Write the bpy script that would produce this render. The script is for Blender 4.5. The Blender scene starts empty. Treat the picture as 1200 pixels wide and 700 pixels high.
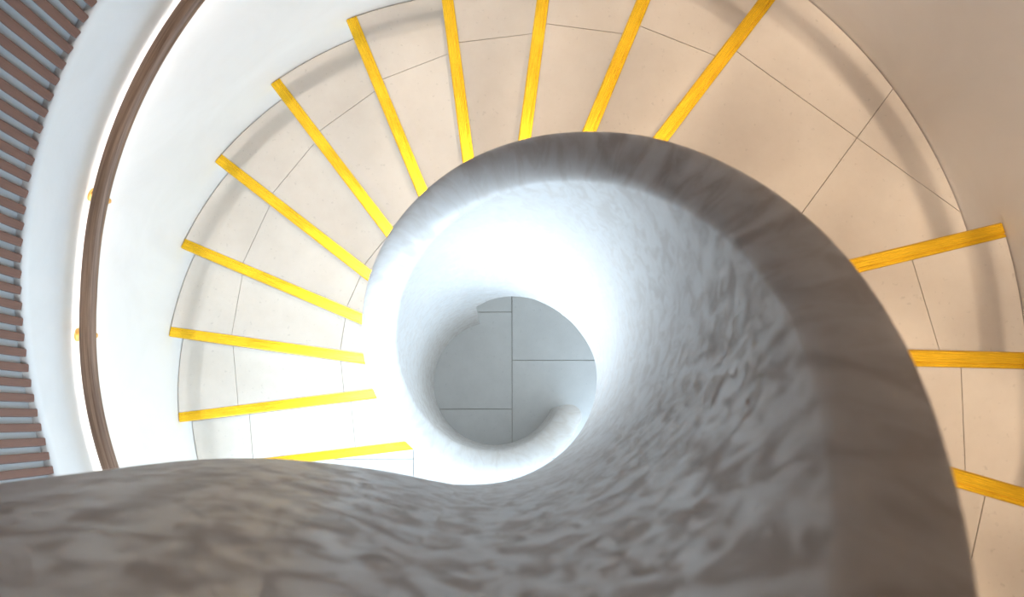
import bpy, bmesh, math, random
from mathutils import Matrix, Vector

S = bpy.context.scene
COL = S.collection
U = 0.165                      # one stair rise in metres; everything below is measured in rises
PI = math.pi
rad = math.radians
random.seed(7)

# ------------------------------------------------------------------ camera
cam_d = bpy.data.cameras.new('camera')
cam = bpy.data.objects.new('camera', cam_d)
COL.objects.link(cam)
cam_d.sensor_fit = 'HORIZONTAL'
cam_d.sensor_width = 36.0
cam_d.lens = 32.654
CAM = (0.10566, -1.01078, 25.88863)
cr, sr, cp, sp = math.cos(-0.0141), math.sin(-0.0141), math.cos(0.12976), math.sin(0.12976)
Rx = Matrix(((1, 0, 0), (0, cp, -sp), (0, sp, cp)))
Ry = Matrix(((cr, 0, sr), (0, 1, 0), (-sr, 0, cr)))
cam.matrix_world = Matrix.Translation(Vector(CAM) * U) @ (Rx @ Ry).to_4x4()
cam_d.clip_start = 0.02
cam_d.dof.use_dof = True
cam_d.dof.focus_distance = 3.3
cam_d.dof.aperture_fstop = 6.3
S.camera = cam

# ------------------------------------------------------------------ world, lights, exposure
W = bpy.data.worlds.new('daylight')
S.world = W
W.use_nodes = True
W.node_tree.nodes['Background'].inputs[0].default_value = (0.58, 0.79, 1.0, 1)
W.node_tree.nodes['Background'].inputs[1].default_value = 3.4

def area(name, loc, target, size, power, color):
    d = bpy.data.lights.new(name, 'AREA')
    d.shape = 'RECTANGLE'
    d.size, d.size_y = size[0] * U, size[1] * U
    d.energy = power
    d.color = color
    o = bpy.data.objects.new(name, d)
    COL.objects.link(o)
    o.location = Vector(loc) * U
    o.rotation_euler = (Vector(target) - Vector(loc)).to_track_quat('-Z', 'Y').to_euler()
    return o

# tall glazing of the lower hall, seen from the stair through its open side
area('hall_window_light', (-15, -13, 7), (0, 0, 8), (24, 13), 300, (0.68, 0.85, 1.0))
# added warm fill below the ceiling, lifts the rail tops and near plaster
area('upper_hall_fill', (1.5, 1.0, 39), (1.5, 1.0, 0), (9, 9), 1.2, (1.0, 0.74, 0.52))
# warm recessed spots of the upper ceiling, in a ring above the treads; cool ones on the left added in place of daylight
for deg, power, tint in ((-76, 150, 0), (-50, 150, 0), (-24, 108, 0), (2, 93, 0), (28, 88, 0), (54, 100, 0.05), (80, 125, 0.15), (106, 120, 0.35), (132, 105, 0.6), (158, 95, 0.8), (184, 85, 0.9)):
    a = rad(deg)
    d = bpy.data.lights.new('ceiling_spot', 'SPOT')
    d.energy = power * 2.5
    d.color = [p + (q - p) * tint for p, q in zip((1.0, 0.79, 0.58), (0.84, 0.93, 1.0))]
    d.spot_size = rad(14)
    d.spot_blend = 0.5
    d.shadow_soft_size = 0.05
    o = bpy.data.objects.new('ceiling_spot', d)
    COL.objects.link(o)
    rs = 7.95 if int(deg + 76) % 52 else 7.5
    o.location = Vector((rs * math.cos(a), rs * math.sin(a), 39.5)) * U
    o.rotation_euler = (Vector((5.9 * math.cos(a), 5.9 * math.sin(a), 12)) * U - o.location).to_track_quat('-Z', 'Y').to_euler()

# narrow warm spots added to brighten the far wall, each aimed across the well
for deg, power in ((62, 165), (34, 190), (6, 180)):
    a = rad(deg)
    d = bpy.data.lights.new('wall_fill_spot', 'SPOT')
    d.energy = power
    d.color = (1.0, 0.82, 0.64)
    d.spot_size = rad(14)
    d.spot_blend = 0.7
    d.shadow_soft_size = 0.08
    o = bpy.data.objects.new('wall_fill_spot', d)
    COL.objects.link(o)
    o.location = Vector((-5 * math.cos(a), -5 * math.sin(a), 39.5)) * U
    o.rotation_euler = (Vector((8.3 * math.cos(a), 8.3 * math.sin(a), 13)) * U - o.location).to_track_quat('-Z', 'Y').to_euler()

S.view_settings.view_transform = 'Standard'
S.view_settings.look = 'None'
S.view_settings.gamma = 1.0
S.view_settings.use_curve_mapping = False
S.view_settings.exposure = 0.0
S.cycles.use_denoising = True
S.cycles.max_bounces = 10
S.cycles.diffuse_bounces = 8

# ------------------------------------------------------------------ stair layout
TH1, DTH, DLAND = 201.84, 14.917, 24.152      # first radial nosing line, going, extra turn on the landing (degrees)
R_OUT = 8.085
NO = 0.087
def lead(k):
    """angle (rad) and offset of the nosing line of step k"""
    if k == 1:
        return rad(186.70), 1.525
    t = TH1 - DTH * (k - 1) - (DLAND if k >= 12 else 0)
    return rad(t), NO
def pitch_z(t):
    """height of the walking line at t degrees (falling t = climbing)"""
    k = 1 + (TH1 - t) / DTH
    t11 = TH1 - 10 * DTH
    if t > t11: return k
    t12 = t11 - DTH - DLAND
    if t > t12: return 11 + (t11 - t) / (t11 - t12)
    return 12 + (t12 - t) / DTH

# ------------------------------------------------------------------ materials
def mat(name):
    m = bpy.data.materials.new(name)
    m.use_nodes = True
    nt = m.node_tree
    return m, nt, nt.nodes['Principled BSDF']
def N(nt, t, **kw):
    n = nt.nodes.new(t)
    for k, v in kw.items():
        if k in n.inputs: n.inputs[k].default_value = v
        else: setattr(n, k, v)
    return n
def coords(nt, kind='Object', scale=(1, 1, 1), rot=(0, 0, 0)):
    tc = N(nt, 'ShaderNodeTexCoord')
    mp = N(nt, 'ShaderNodeMapping')
    mp.inputs['Scale'].default_value = scale
    mp.inputs['Rotation'].default_value = rot
    nt.links.new(tc.outputs[kind], mp.inputs['Vector'])
    return mp.outputs['Vector']
def noise(nt, vec, scale, detail=4, rough=0.55, dist=0.0):
    n = N(nt, 'ShaderNodeTexNoise', Scale=scale, Detail=detail, Roughness=rough, Distortion=dist)
    nt.links.new(vec, n.inputs['Vector'])
    return n.outputs['Fac']
def ramp(nt, fac, stops):
    r = N(nt, 'ShaderNodeValToRGB')
    e = r.color_ramp.elements
    while len(e) < len(stops): e.new(0.5)
    for i, (p, c) in enumerate(stops):
        e[i].position = p
        e[i].color = (*c, 1) if len(c) == 3 else c
    nt.links.new(fac, r.inputs['Fac'])
    return r.outputs['Color']
def g(v): return (v, v, v)
def bump(nt, b, h, strength, dist):
    n = N(nt, 'ShaderNodeBump', Strength=strength, Distance=dist)
    nt.links.new(h, n.inputs['Height'])
    nt.links.new(n.outputs['Normal'], b.inputs['Normal'])

def plaster_polished():
    m, nt, b = mat('polished_plaster')
    v = coords(nt, 'UV', (4.6, 3.0, 1), (0, 0, rad(8)))
    f = noise(nt, v, 1.0, 7, 0.6, 0.9)
    c = ramp(nt, f, [(0.36, (0.60, 0.55, 0.51)), (0.50, (0.63, 0.588, 0.556)), (0.62, (0.648, 0.615, 0.59))])
    nt.links.new(c, b.inputs['Base Color'])
    r = ramp(nt, f, [(0.40, g(0.6)), (0.54, g(0.42)), (0.62, g(0.38))])
    nt.links.new(r, b.inputs['Roughness'])
    sp = ramp(nt, f, [(0.40, g(0.15)), (0.54, g(0.5))])
    nt.links.new(sp, b.inputs['Specular IOR Level'])
    bump(nt, b, f, 0.10, 0.01)
    return m
def plaster_wall():
    m, nt, b = mat('trowelled_plaster')
    v = coords(nt)
    f = noise(nt, v, 2.2, 6, 0.6, 1.2)
    f2 = noise(nt, v, 14, 4, 0.6, 0.4)
    c = ramp(nt, f, [(0.3, (0.80, 0.77, 0.735)), (0.7, (0.86, 0.835, 0.805))])
    nt.links.new(c, b.inputs['Base Color'])
    b.inputs['Roughness'].default_value = 0.6
    bump(nt, b, f2, 0.15, 0.006)
    return m
def stone(name, lo, hi, sc=9.0):
    m, nt, b = mat(name)
    v = coords(nt)
    oi = N(nt, 'ShaderNodeObjectInfo')
    f = noise(nt, v, sc, 8, 0.7)
    f1 = noise(nt, v, 1.3, 4, 0.6, 0.6)
    mx = N(nt, 'ShaderNodeMath', operation='ADD')
    nt.links.new(f, mx.inputs[0]); nt.links.new(f1, mx.inputs[1])
    m2 = N(nt, 'ShaderNodeMath', operation='MULTIPLY'); m2.inputs[1].default_value = 0.22
    nt.links.new(oi.outputs['Random'], m2.inputs[0])
    m3 = N(nt, 'ShaderNodeMath', operation='ADD')
    nt.links.new(mx.outputs[0], m3.inputs[0]); nt.links.new(m2.outputs[0], m3.inputs[1])
    m4 = N(nt, 'ShaderNodeMath', operation='MULTIPLY'); m4.inputs[1].default_value = 0.5
    nt.links.new(m3.outputs[0], m4.inputs[0])
    c = ramp(nt, m4.outputs[0], [(0.38, lo), (0.70, hi)])
    # small pores
    vo = N(nt, 'ShaderNodeTexNoise', Scale=70.0, Detail=2.0)
    nt.links.new(v, vo.inputs['Vector'])
    pc = ramp(nt, vo.outputs['Fac'], [(0.24, g(0.86)), (0.34, g(1.0))])
    mm = N(nt, 'ShaderNodeMix', data_type='RGBA', blend_type='MULTIPLY')
    mm.inputs[0].default_value = 1.0
    nt.links.new(c, mm.inputs[6]); nt.links.new(pc, mm.inputs[7])
    nt.links.new(mm.outputs[2], b.inputs['Base Color'])
    b.inputs['Roughness'].default_value = 0.5
    b.inputs['Specular IOR Level'].default_value = 0.3
    return m
def brass(name, base, metallic, rough, stretch=True):
    m, nt, b = mat(name)
    b.inputs['Base Color'].default_value = (*base, 1)
    b.inputs['Metallic'].default_value = metallic
    if stretch:
        v = coords(nt, 'UV', (0.6, 60, 1))
        f = noise(nt, v, 3.0, 3, 0.6)
        c = ramp(nt, f, [(0.3, tuple(x * 0.88 for x in base)), (0.7, base)])
        nt.links.new(c, b.inputs['Base Color'])
        r = ramp(nt, f, [(0.3, g(rough - 0.06)), (0.7, g(rough + 0.08))])
        nt.links.new(r, b.inputs['Roughness'])
    else:
        b.inputs['Roughness'].default_value = rough
    return m
def wood(name, lo, hi, kind, scale, rough):
    m, nt, b = mat(name)
    v = coords(nt, kind, scale)
    f = noise(nt, v, 1.0, 6, 0.65, 0.6)
    c = ramp(nt, f, [(0.32, lo), (0.52, tuple((a + q) / 2 for a, q in zip(lo, hi))), (0.68, hi)])
    nt.links.new(c, b.inputs['Base Color'])
    b.inputs['Roughness'].default_value = rough
    bump(nt, b, f, 0.1, 0.002)
    return m
def plain(name, c, rough=0.6):
    m, nt, b = mat(name)
    v = coords(nt)
    f = noise(nt, v, 6, 4)
    cc = ramp(nt, f, [(0.3, tuple(x * 0.94 for x in c)), (0.7, c)])
    nt.links.new(cc, b.inputs['Base Color'])
    b.inputs['Roughness'].default_value = rough
    return m

M_POL = plaster_polished()
M_WALL = plaster_wall()
M_TREAD = stone('cream_limestone', (0.63, 0.57, 0.505), (0.71, 0.655, 0.59))
M_FLOOR = stone('grey_limestone', (0.54, 0.53, 0.515), (0.63, 0.62, 0.605))
M_GROUT = plain('joint_grout', (0.42, 0.38, 0.34), 0.9)
M_BRASS = brass('brushed_brass', (0.95, 0.565, 0.025), 0.75, 0.25)
M_GOLD = brass('bracket_brass', (0.85, 0.50, 0.16), 0.9, 0.3, False)
M_RAIL = wood('walnut_handrail', (0.12, 0.055, 0.026), (0.34, 0.205, 0.13), 'UV', (0.5, 14, 1), 0.45)
M_SLAT = wood('brown_slat_timber', (0.15, 0.066, 0.044), (0.23, 0.108, 0.078), 'Object', (60, 60, 4), 0.55)
M_PANEL = plain('painted_back_panel', (0.58, 0.61, 0.63))
M_CEIL = plain('ceiling_paint', (0.30, 0.27, 0.24))
mled, ntl, bl = mat('led_strip')
bl.inputs['Base Color'].default_value = (1, 1, 1, 1)
bl.inputs['Emission Color'].default_value = (1.0, 0.95, 0.90, 1)
bl.inputs['Emission Strength'].default_value = 52.0

# ------------------------------------------------------------------ helpers
def world_loc(o):
    v = Vector((0, 0, 0))
    while o is not None:
        v += o.location
        o = o.parent
    return v
def build(name, verts, faces, m, parent=None, smooth=False, uvs=None, kind=None):
    """one mesh object from points in rises; uvs = one (u, v) per vertex"""
    off = world_loc(parent)
    me = bpy.data.meshes.new(name)
    me.from_pydata([tuple(Vector(v) * U - off) for v in verts], [], faces)
    if uvs:
        l = me.uv_layers.new(name='uv')
        for lp in me.loops:
            l.data[lp.index].uv = uvs[lp.vertex_index]
    bm = bmesh.new(); bm.from_mesh(me)
    bmesh.ops.recalc_face_normals(bm, faces=bm.faces)
    bm.to_mesh(me); bm.free()
    if smooth:
        me.polygons.foreach_set('use_smooth', [True] * len(me.polygons))
        if hasattr(me, 'set_sharp_from_angle'): me.set_sharp_from_angle(angle=rad(38))
    me.materials.append(m)
    o = bpy.data.objects.new(name, me)
    COL.objects.link(o)
    if parent is not None: o.parent = parent
    if kind: o['kind'] = kind
    return o
def thing(name, label, cat, loc, group=None):
    o = bpy.data.objects.new(name, None)
    COL.objects.link(o)
    o.location = Vector(loc) * U
    o['label'] = label
    o['category'] = cat
    if group: o['group'] = group
    return o
def clip(poly, nx, ny, c):
    """keep nx*x + ny*y >= c"""
    out = []
    n = len(poly)
    for i in range(n):
        a, b = poly[i], poly[(i + 1) % n]
        da, db = nx * a[0] + ny * a[1] - c, nx * b[0] + ny * b[1] - c
        if da >= 0: out.append(a)
        if (da > 0 and db < 0) or (da < 0 and db > 0):
            t = da / (da - db)
            out.append((a[0] + (b[0] - a[0]) * t, a[1] + (b[1] - a[1]) * t))
    return out
def disc(r, n=480):
    return [(r * math.cos(2 * PI * i / n), r * math.sin(2 * PI * i / n)) for i in range(n)]
def prism(poly, z0, z1, ch=0.0):
    """extruded outline with an optional small chamfer round the top"""
    n = len(poly)
    z0f = z0 if callable(z0) else (lambda p: z0)
    vs = [(p[0], p[1], z0f(p)) for p in poly]
    fs = []
    cx, cy = sum(p[0] for p in poly) / n, sum(p[1] for p in poly) / n
    if ch:
        vs += [(p[0], p[1], z1 - ch) for p in poly]
        for p in poly:
            d = max(math.hypot(p[0] - cx, p[1] - cy), 1e-6)
            vs.append((p[0] + (cx - p[0]) / d * ch, p[1] + (cy - p[1]) / d * ch, z1))
        rings = 3
    else:
        vs += [(p[0], p[1], z1) for p in poly]
        rings = 2
    for r in range(rings - 1):
        for i in range(n):
            j = (i + 1) % n
            fs.append((r * n + i, r * n + j, (r + 1) * n + j, (r + 1) * n + i))
    fs.append(tuple((rings - 1) * n + i for i in range(n)))
    vs.append((cx, cy, z0f((cx, cy))))
    for i in range(n): fs.append((i, (i + 1) % n, len(vs) - 1))
    return vs, fs
def sweep(sections, closed_profile=True, caps=True):
    """rings of equal point count -> verts, faces"""
    n = len(sections[0])
    vs = [p for s in sections for p in s]
    fs = []
    for r in range(len(sections) - 1):
        for i in range(n if closed_profile else n - 1):
            j = (i + 1) % n
            fs.append((r * n + i, r * n + j, (r + 1) * n + j, (r + 1) * n + i))
    if caps:
        fs.append(tuple(range(n)))
        fs.append(tuple((len(sections) - 1) * n + i for i in range(n)))
    return vs, fs
def interp(tab, x):
    if x <= tab[0][0]: return tab[0][1]
    for (a, va), (b, vb) in zip(tab, tab[1:]):
        if x <= b: return va + (vb - va) * (x - a) / (b - a)
    return tab[-1][1]

# ------------------------------------------------------------------ setting: floor of the lower hall, slab by slab
floor = build('floor', *prism([(-14, -20), (12, -20), (12, 12), (-14, 12)], -0.6, -0.05), M_GROUT, kind='structure')
T, JX, JY, G = 2.705, 0.47, 0.63, 0.008
for i in range(-5, 4):
    for j in range(-7, 4):
        x0 = JX + i * T
        y0 = JY + j * T + (0 if i % 2 == 0 else T / 2)
        x1, y1 = x0 + T, y0 + T
        cx, cy = (x0 + x1) / 2, (y0 + y1) / 2
        if math.hypot(cx, cy) > 10.5 and cy > -2: continue
        build('tile', *prism([(x0 + G, y0 + G), (x1 - G, y0 + G), (x1 - G, y1 - G), (x0 + G, y1 - G)], -0.3, 0, 0.006), M_FLOOR, floor)

# ------------------------------------------------------------------ setting: round outer wall with its ledge
SL_A, SL_B = 62.0, 203.0                      # stretch lined with slats
OP_A, OP_B, OP_Z = 203.0, 327.0, 13.0          # open side towards the hall
Z_CEIL, SL_TOP = 40.0, 26.0
def ledge_z(t):
    return interp([(60, 17.2), (100, 14.62), (139.3, 12.11), (157.6, 10.95), (172, 9.99), (181, 9.40), (190, 8.87), (196, 8.66), (210, 8.2)], t)
def wall_shell():
    vs, fs = [], []
    def strip(ta, tb, prof, n):
        base = len(vs)
        for q in range(n + 1):
            t = ta + (tb - ta) * q / n
            for (r, z) in prof(t):
                vs.append((r * math.cos(rad(t)), r * math.sin(rad(t)), z))
        m = len(prof(ta))
        for q in range(n):
            for i in range(m - 1):
                a = base + q * m + i
                fs.append((a, a + 1, a + m + 1, a + m))
    RO = 9.2
    def full(zb):
        return lambda t: [(RO, Z_CEIL), (RO, zb)] + [(R_OUT, zb + (Z_CEIL - zb) * i / 24) for i in range(25)] + [(RO, Z_CEIL)]
    def slatted(t):
        z = ledge_z(t)
        rb = 0.10
        edge = [(R_OUT + rb * (1 - math.cos(a)), z - rb * 1.6 * (1 - math.sin(a))) for a in [PI / 2 * i / 6 for i in range(7)]]
        return [(RO, Z_CEIL), (RO, 0)] + [(R_OUT, (z - 0.17) * i / 12) for i in range(12)] + edge + [(8.34, z), (8.34, SL_TOP), (R_OUT, SL_TOP), (R_OUT, Z_CEIL), (RO, Z_CEIL)]
    strip(SL_A, 203.0, slatted, 260)
    strip(OP_B - 360, SL_A, full(0), 280)
    strip(OP_A, OP_B, full(OP_Z), 160)
    # jambs of the open side and ends of the slat recess
    for t in (OP_A, OP_B):
        b = len(vs)
        for (r, z) in ((R_OUT, 0), (9.2, 0), (9.2, OP_Z), (R_OUT, OP_Z)):
            vs.append((r * math.cos(rad(t)), r * math.sin(rad(t)), z))
        fs.append((b, b + 1, b + 2, b + 3))
    for t in (SL_A, 203.0):
        b = len(vs)
        for (r, z) in ((R_OUT, ledge_z(t)), (8.34, ledge_z(t)), (8.34, SL_TOP), (R_OUT, SL_TOP)):
            vs.append((r * math.cos(rad(t)), r * math.sin(rad(t)), z))
        fs.append((b, b + 1, b + 2, b + 3))
    return vs, fs
build('wall_outer', *wall_shell(), M_WALL, smooth=True, kind='structure')
build('ceiling', *prism(disc(9.2, 96), Z_CEIL, Z_CEIL + 0.5), M_CEIL, kind='structure')

# ------------------------------------------------------------------ slat lining above the ledge
cl = thing('slat_cladding', 'upright brown timber slats lining the pale wall above the plaster ledge', 'cladding', (-8.2, 0, 9))
pv, pf = [], []
npan = 130
for q in range(npan + 1):
    t = SL_A + (203 - SL_A) * q / npan
    for (r, z) in ((8.285, ledge_z(t) + 0.0), (8.285, 24.5), (8.33, 24.5), (8.33, ledge_z(t))):
        pv.append((r * math.cos(rad(t)), r * math.sin(rad(t)), z))
pf = [(4 * q + i, 4 * q + (i + 1) % 4, 4 * q + 4 + (i + 1) % 4, 4 * q + 4 + i) for q in range(npan) for i in range(4)]
build('back_panel', pv, pf, M_PANEL, cl, smooth=True)
# one slat mesh: local x = outwards, y = along the wall, z = up from its foot
HW, SD, SH = 0.069, 0.125, 15.0
sm = bpy.data.meshes.new('slat')
bm = bmesh.new()
bmesh.ops.create_cube(bm, size=1.0)
for v in bm.verts:
    v.co = Vector(((v.co.x + 0.5) * SD, v.co.y * 2 * HW, (v.co.z + 0.5) * SH)) * U
bmesh.ops.bevel(bm, geom=[e for e in bm.edges], offset=0.010 * U, segments=1, affect='EDGES')
bm.to_mesh(sm); bm.free()
sm.materials.append(M_SLAT)
SL_P, SL_0, SL_R = 1.8185, 139.28, 8.155
i = -45
while True:
    t = SL_0 - 0.42 + SL_P * i
    i += 1
    if t < SL_A + 0.5: continue
    if t > 202: break
    o = bpy.data.objects.new('slat', sm)
    COL.objects.link(o)
    o.parent = cl
    o.location = Vector((SL_R * math.cos(rad(t)), SL_R * math.sin(rad(t)), ledge_z(t) + 0.0)) * U - cl.location
    o.rotation_euler = (0, 0, rad(t))

# ------------------------------------------------------------------ staircase
st = thing('spiral_staircase', 'winding staircase of cream stone steps with yellow brass nosings around the round void', 'staircase', (0, 0, 0))
def line_terms(k):
    th, o = lead(k)
    d = (math.cos(th), math.sin(th))            # u, outwards
    e = (math.sin(th), -math.cos(th))           # v, the climbing side
    return d, e, -o
LAST = 22
NW = 0.235
def step(k):
    d, e, v0 = line_terms(k)
    d2, e2, v2 = line_terms(k + 1)
    if k == LAST:                               # the arrival strip of the upper floor
        d2 = (math.cos(rad(-176)), math.sin(rad(-176))); e2 = (math.sin(rad(-176)), -math.cos(rad(-176))); v2 = 1.9
    th, th2 = math.atan2(d[1], d[0]), math.atan2(d2[1], d2[0])
    root_poly = clip(clip(disc(8.14, 360), e[0], e[1], v0 + 0.03), -e2[0], -e2[1], -(v2 + 0.06))
    root_poly = clip(root_poly, d[0], d[1], 1.78)
    if k >= 18: root_poly = clip(root_poly, 0.07, -1, 1.60)
    span = max((th - th2) % (2 * PI), 0.05)
    def under(p):
        a = (th - math.atan2(p[1], p[0])) % (2 * PI)
        if a > PI: a = 0
        return max(0.0, min(k - 0.6, k - 2.6 + min(a / span, 1.0)))
    body = build('step', *prism(root_poly, under, k - 0.10), M_TREAD, st)
    # stone slabs of the tread
    top = disc(8.066, 480)
    top = clip(top, e[0], e[1], v0 + NW + 0.004)
    top = clip(top, -e2[0], -e2[1], -(v2 + 0.02))
    if k >= 18: top = clip(top, 0.07, -1, 1.60)
    us = [1.78, 3.86, 6.56, 99]
    cuts = [(-99, 99)] if k != 11 else [(-99, 2.62), (2.62, 99)]
    if k == LAST: cuts = [(-99, 2.62), (2.62, 5.3), (5.3, 99)]
    jg = 0.0045
    for a, b in zip(us, us[1:]):
        for c0, c1 in cuts:
            p = clip(clip(top, d[0], d[1], a + jg), -d[0], -d[1], -(b - jg))
            p = clip(clip(p, e[0], e[1], c0 + jg), -e[0], -e[1], -(c1 - jg))
            if len(p) > 2: build('tile', *prism(p, k - 0.13, k, 0.004), M_TREAD, body)
    # brass nosing, a grooved angle strip running out to the wall
    prof = [(0.0, -0.30), (0.0, -0.022), (0.022, 0.010), (0.172, 0.010), (0.176, -0.02), (0.192, -0.02), (0.196, 0.010), (NW, 0.010), (NW, -0.10), (0.045, -0.10), (0.045, -0.30)]
    secs, uv = [], []
    for s_ in range(9):
        ring = []
        l = 0
        for q, (pv_, pz) in enumerate(prof):
            v = v0 + pv_
            uo = math.sqrt(8.07 ** 2 - v * v)
            ui = 1.80
            while k >= 18 and 0.07 * (d[0] * ui + e[0] * v) - (d[1] * ui + e[1] * v) < 1.62: ui += 0.02
            u = ui + (uo - ui) * s_ / 8
            ring.append((d[0] * u + e[0] * v, d[1] * u + e[1] * v, k + pz))
            uv.append((u, pv_ - pz))
        secs.append(ring)
    vs, fs = sweep(secs)
    build('nosing', vs, fs, M_BRASS, body, uvs=uv)
for k in range(1, LAST + 1): step(k)

# ------------------------------------------------------------------ plaster balustrade winding round the void
W_B, R_IN = 0.63, 1.70
def top_z(t):
    return interp([(-111, 27.2), (-43, 22.92), (-31.5, 22.22), (-16.3, 21.32), (0, 20.33), (13.3, 19.50), (29.6, 18.48), (46.6, 17.45), (64, 16.38), (82, 15.35), (99, 14.40), (116, 13.40), (133, 12.40), (148, 11.46), (164.5, 10.28), (180, 9.2), (194, 8.1), (208, 7.3), (222, 6.6), (233, 6.2), (247, 5.65), (260, 5.3), (275, 5.0), (300, 4.6), (315, 4.2), (330, 3.8), (341, 3.6)], t)
def low_z(t):
    if t > 104.7: return -0.02
    return interp([(-111, 16.75), (-94, 15.8), (-82, 15.3), (-34, 12.4), (-18, 11.45), (-1, 10.45), (19, 8.95), (36, 7.85), (51, 7.05), (63, 6.55), (77, 5.8), (93, 4.9), (104.7, 4.0)], t)
def make_sections():
    """(inner point, outward normal, inner edge offset, outer edge offset, top, underside, length)"""
    S_ = []
    t_cap = 331.9
    hw = W_B / 2
    L = 0.0
    # rounded start
    for i in range(11):
        a = PI / 2 * i / 10
        x = hw * math.cos(a)                    # distance past the centre of the end
        w = max(hw * math.sin(a), 0.012)
        t = t_cap + math.degrees(x / (R_IN + hw))
        S_.append((t, hw - w, hw + w, top_z(t) - hw + w))
    t = t_cap
    while t > -100:
        t -= 2.0 if not (104.9 < t < 107) else 0.4
        if 102.9 < t < 104.7 and S_[-1][0] > 104.72:
            S_.append((104.72, 0, W_B, top_z(104.72)))
            S_.append((104.69, 0, W_B, top_z(104.69)))
            continue
        S_.append((t, 0, W_B, top_z(t)))
    out = []
    lp = None
    for (t, a, b, zt) in S_:
        n = (math.cos(rad(t)), math.sin(rad(t)))
        p = (R_IN * n[0], R_IN * n[1])
        if lp: L += math.hypot(p[0] - lp[0], p[1] - lp[1]) * 1.15
        lp = p
        out.append((p, n, a, b, zt, low_z(t), L))
    # leaves the circle and runs on as the edge of the upper landing
    path = [(-0.30, -1.674), (-0.57, -1.600), (-0.84, -1.525), (-1.12, -1.46), (-1.50, -1.395), (-2.0, -1.35), (-2.6, -1.36), (-3.3, -1.435), (-3.9, -1.525), (-4.6, -1.62), (-5.6, -1.76), (-6.6, -1.9), (-7.6, -2.04), (-8.0, -2.1)]
    # smooth the points
    pts = [out[-1][0]] + path
    fine = []
    for i in range(len(pts) - 1):
        p0, p1, p2, p3 = pts[max(i - 1, 0)], pts[i], pts[i + 1], pts[min(i + 2, len(pts) - 1)]
        for s_ in range(4):
            q = s_ / 4
            fine.append(tuple(0.5 * ((2 * p1[c]) + (-p0[c] + p2[c]) * q + (2 * p0[c] - 5 * p1[c] + 4 * p2[c] - p3[c]) * q * q + (-p0[c] + 3 * p1[c] - 3 * p2[c] + p3[c]) * q ** 3) for c in (0, 1)))
    fine.append(pts[-1])
    for i in range(1, len(fine)):
        a, b = fine[i - 1], fine[min(i + 1, len(fine) - 1)]
        dx, dy = b[0] - a[0], b[1] - a[1]
        l = math.hypot(dx, dy)
        n = (dy / l, -dx / l)
        if n[1] > 0: n = (-n[0], -n[1])
        p = fine[i]
        L += math.hypot(p[0] - a[0], p[1] - a[1])
        x = -p[0]
        zl = interp([(0.17, 16.1), (0.57, 16.6), (1.1, 17.05), (1.6, 17.35), (2.2, 17.5), (9, 17.5)], x)
        zt = interp([(0.17, 26.3), (0.6, 27.0), (1.2, 27.6), (2.0, 28.0), (9, 28.0)], x)
        out.append((p, n, 0, W_B, zt, zl, L))
    return out
secs, uv = [], []
NA = 16
for (p, n, a, b, zt, zl, L) in make_sections():
    ring = []
    hw, c = (b - a) / 2, (a + b) / 2
    zs = zt - hw
    prof = [(a, zl + (zs - zl) * i / 8) for i in range(8)]
    prof += [(c - hw * math.cos(PI * i / NA), zs + hw * math.sin(PI * i / NA)) for i in range(NA + 1)]
    prof += [(b, zs + (zl - zs) * i / 8) for i in range(1, 9)]
    for (o_, z) in prof:
        ring.append((p[0] + n[0] * o_, p[1] + n[1] * o_, z))
        if z <= zs: vv = z if o_ < c else 2 * zs - z + PI * hw
        else: vv = zs + hw * math.acos(max(-1, min(1, (c - o_) / max(hw, 1e-6))))
        uv.append((L, vv))
    secs.append(ring)
vs, fs = sweep(secs)
ba = build('balustrade', vs, fs, M_POL, smooth=True, uvs=uv)
ba['label'] = 'curling white plaster balustrade with a broad rounded top, mottled brown, winding around the void'
ba['category'] = 'balustrade'

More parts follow.
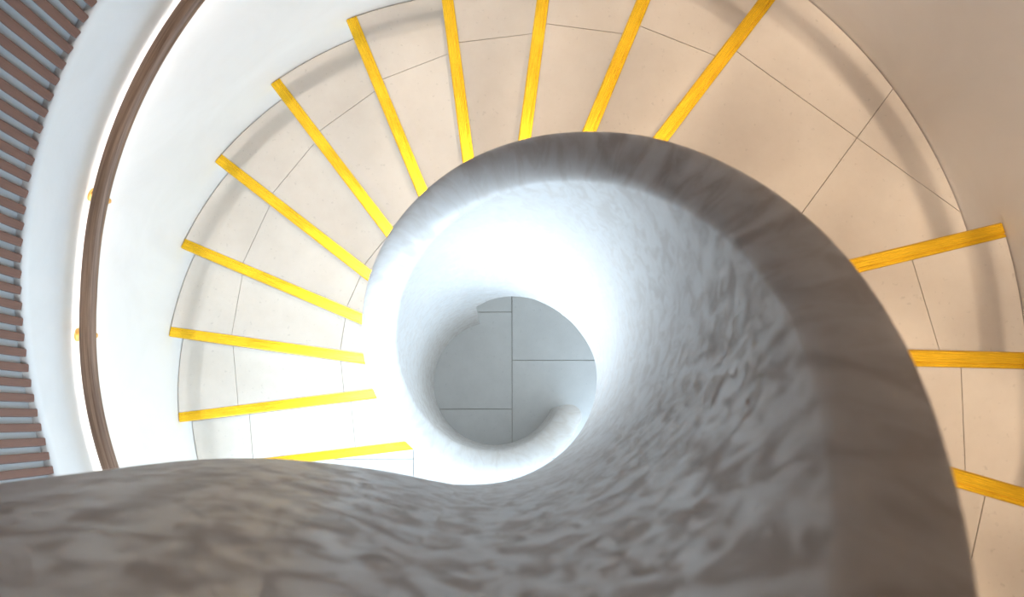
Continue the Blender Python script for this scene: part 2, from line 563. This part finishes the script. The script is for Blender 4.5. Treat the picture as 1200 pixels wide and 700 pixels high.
# ------------------------------------------------------------------ handrail on the outer wall
HR = 7.64
def hand_z(t):
    f = lambda x: interp([(170, pitch_z(170) + 5.50), (185, 7.98), (196, 7.50), (210, 7.1)], x) if x > 170 else pitch_z(x) + 5.50
    return (f(t - 4) + 2 * f(t) + f(t + 4)) / 4
hr = thing('handrail', 'dark brown wooden handrail on small brass brackets curving along the white outer wall', 'handrail', (-7.64, 0, 8))
HA, HB = -20.0, 212.0
prof = []
rx, rz = 0.150, 0.150
sw, sd = 0.052, 0.085
for i in range(25):
    a = -PI / 2 + 0.36 + (2 * PI - 0.72) * i / 24
    prof.append((rx * math.cos(a), rz * math.sin(a)))
prof += [(-sw, -0.04), (sw + 0.01, -0.04)]
secs, uv, led = [], [], []
n = 233
for q in range(n + 1):
    t = HB + (HA - HB) * q / n
    c, s_ = math.cos(rad(t)), math.sin(rad(t))
    z = hand_z(t)
    secs.append([((HR + x) * c, (HR + x) * s_, z + y) for x, y in prof])
    uv += [(HR * rad(-t), 0.05 * i) for i in range(len(prof))]
    led.append([((HR + x) * c, (HR + x) * s_, z + y) for x, y in ((-0.052, -0.105), (-0.044, -0.105), (-0.030, -0.045), (-0.052, -0.045))])
build('rail', *sweep(secs), M_RAIL, hr, smooth=True, uvs=uv)
build('light_strip', *sweep(led), mled, hr)
def ring_tube(points, r, n=14):
    """tube along a short poly-line of points with a radius each"""
    out = []
    for i, p in enumerate(points):
        a = Vector(points[max(i - 1, 0)]); b = Vector(points[min(i + 1, len(points) - 1)])
        w = (b - a).normalized()
        x = w.cross(Vector((0, 0, 1)))
        if x.length < 1e-3: x = Vector((1, 0, 0))
        x.normalize(); y = w.cross(x)
        rr = r[i]
        out.append([tuple(Vector(p) + x * rr * math.cos(2 * PI * j / n) + y * rr * math.sin(2 * PI * j / n)) for j in range(n)])
    return sweep(out)
for t in (157.1, 175.5):
    c, s_ = math.cos(rad(t)), math.sin(rad(t))
    z = hand_z(t)
    P = lambda r, h: (r * c, r * s_, z + h)
    br = build('bracket', *ring_tube([P(8.06, -0.55), P(7.86, -0.56), P(7.72, -0.50), P(7.65, -0.38), P(7.64, -0.10)], [0.045, 0.045, 0.045, 0.045, 0.05]), M_GOLD, hr, smooth=True)
    build('rosette', *ring_tube([P(8.085, -0.55), P(8.05, -0.55), P(8.03, -0.55), P(8.015, -0.55)], [0.13, 0.13, 0.10, 0.05], 24), M_GOLD, br, smooth=True)
    build('knob', *ring_tube([P(7.72, -0.30), P(7.66, -0.30), P(7.63, -0.30), P(7.61, -0.30), P(7.59, -0.30), P(7.58, -0.30)], [0.03, 0.03, 0.045, 0.05, 0.04, 0.01]), M_GOLD, br, smooth=True)
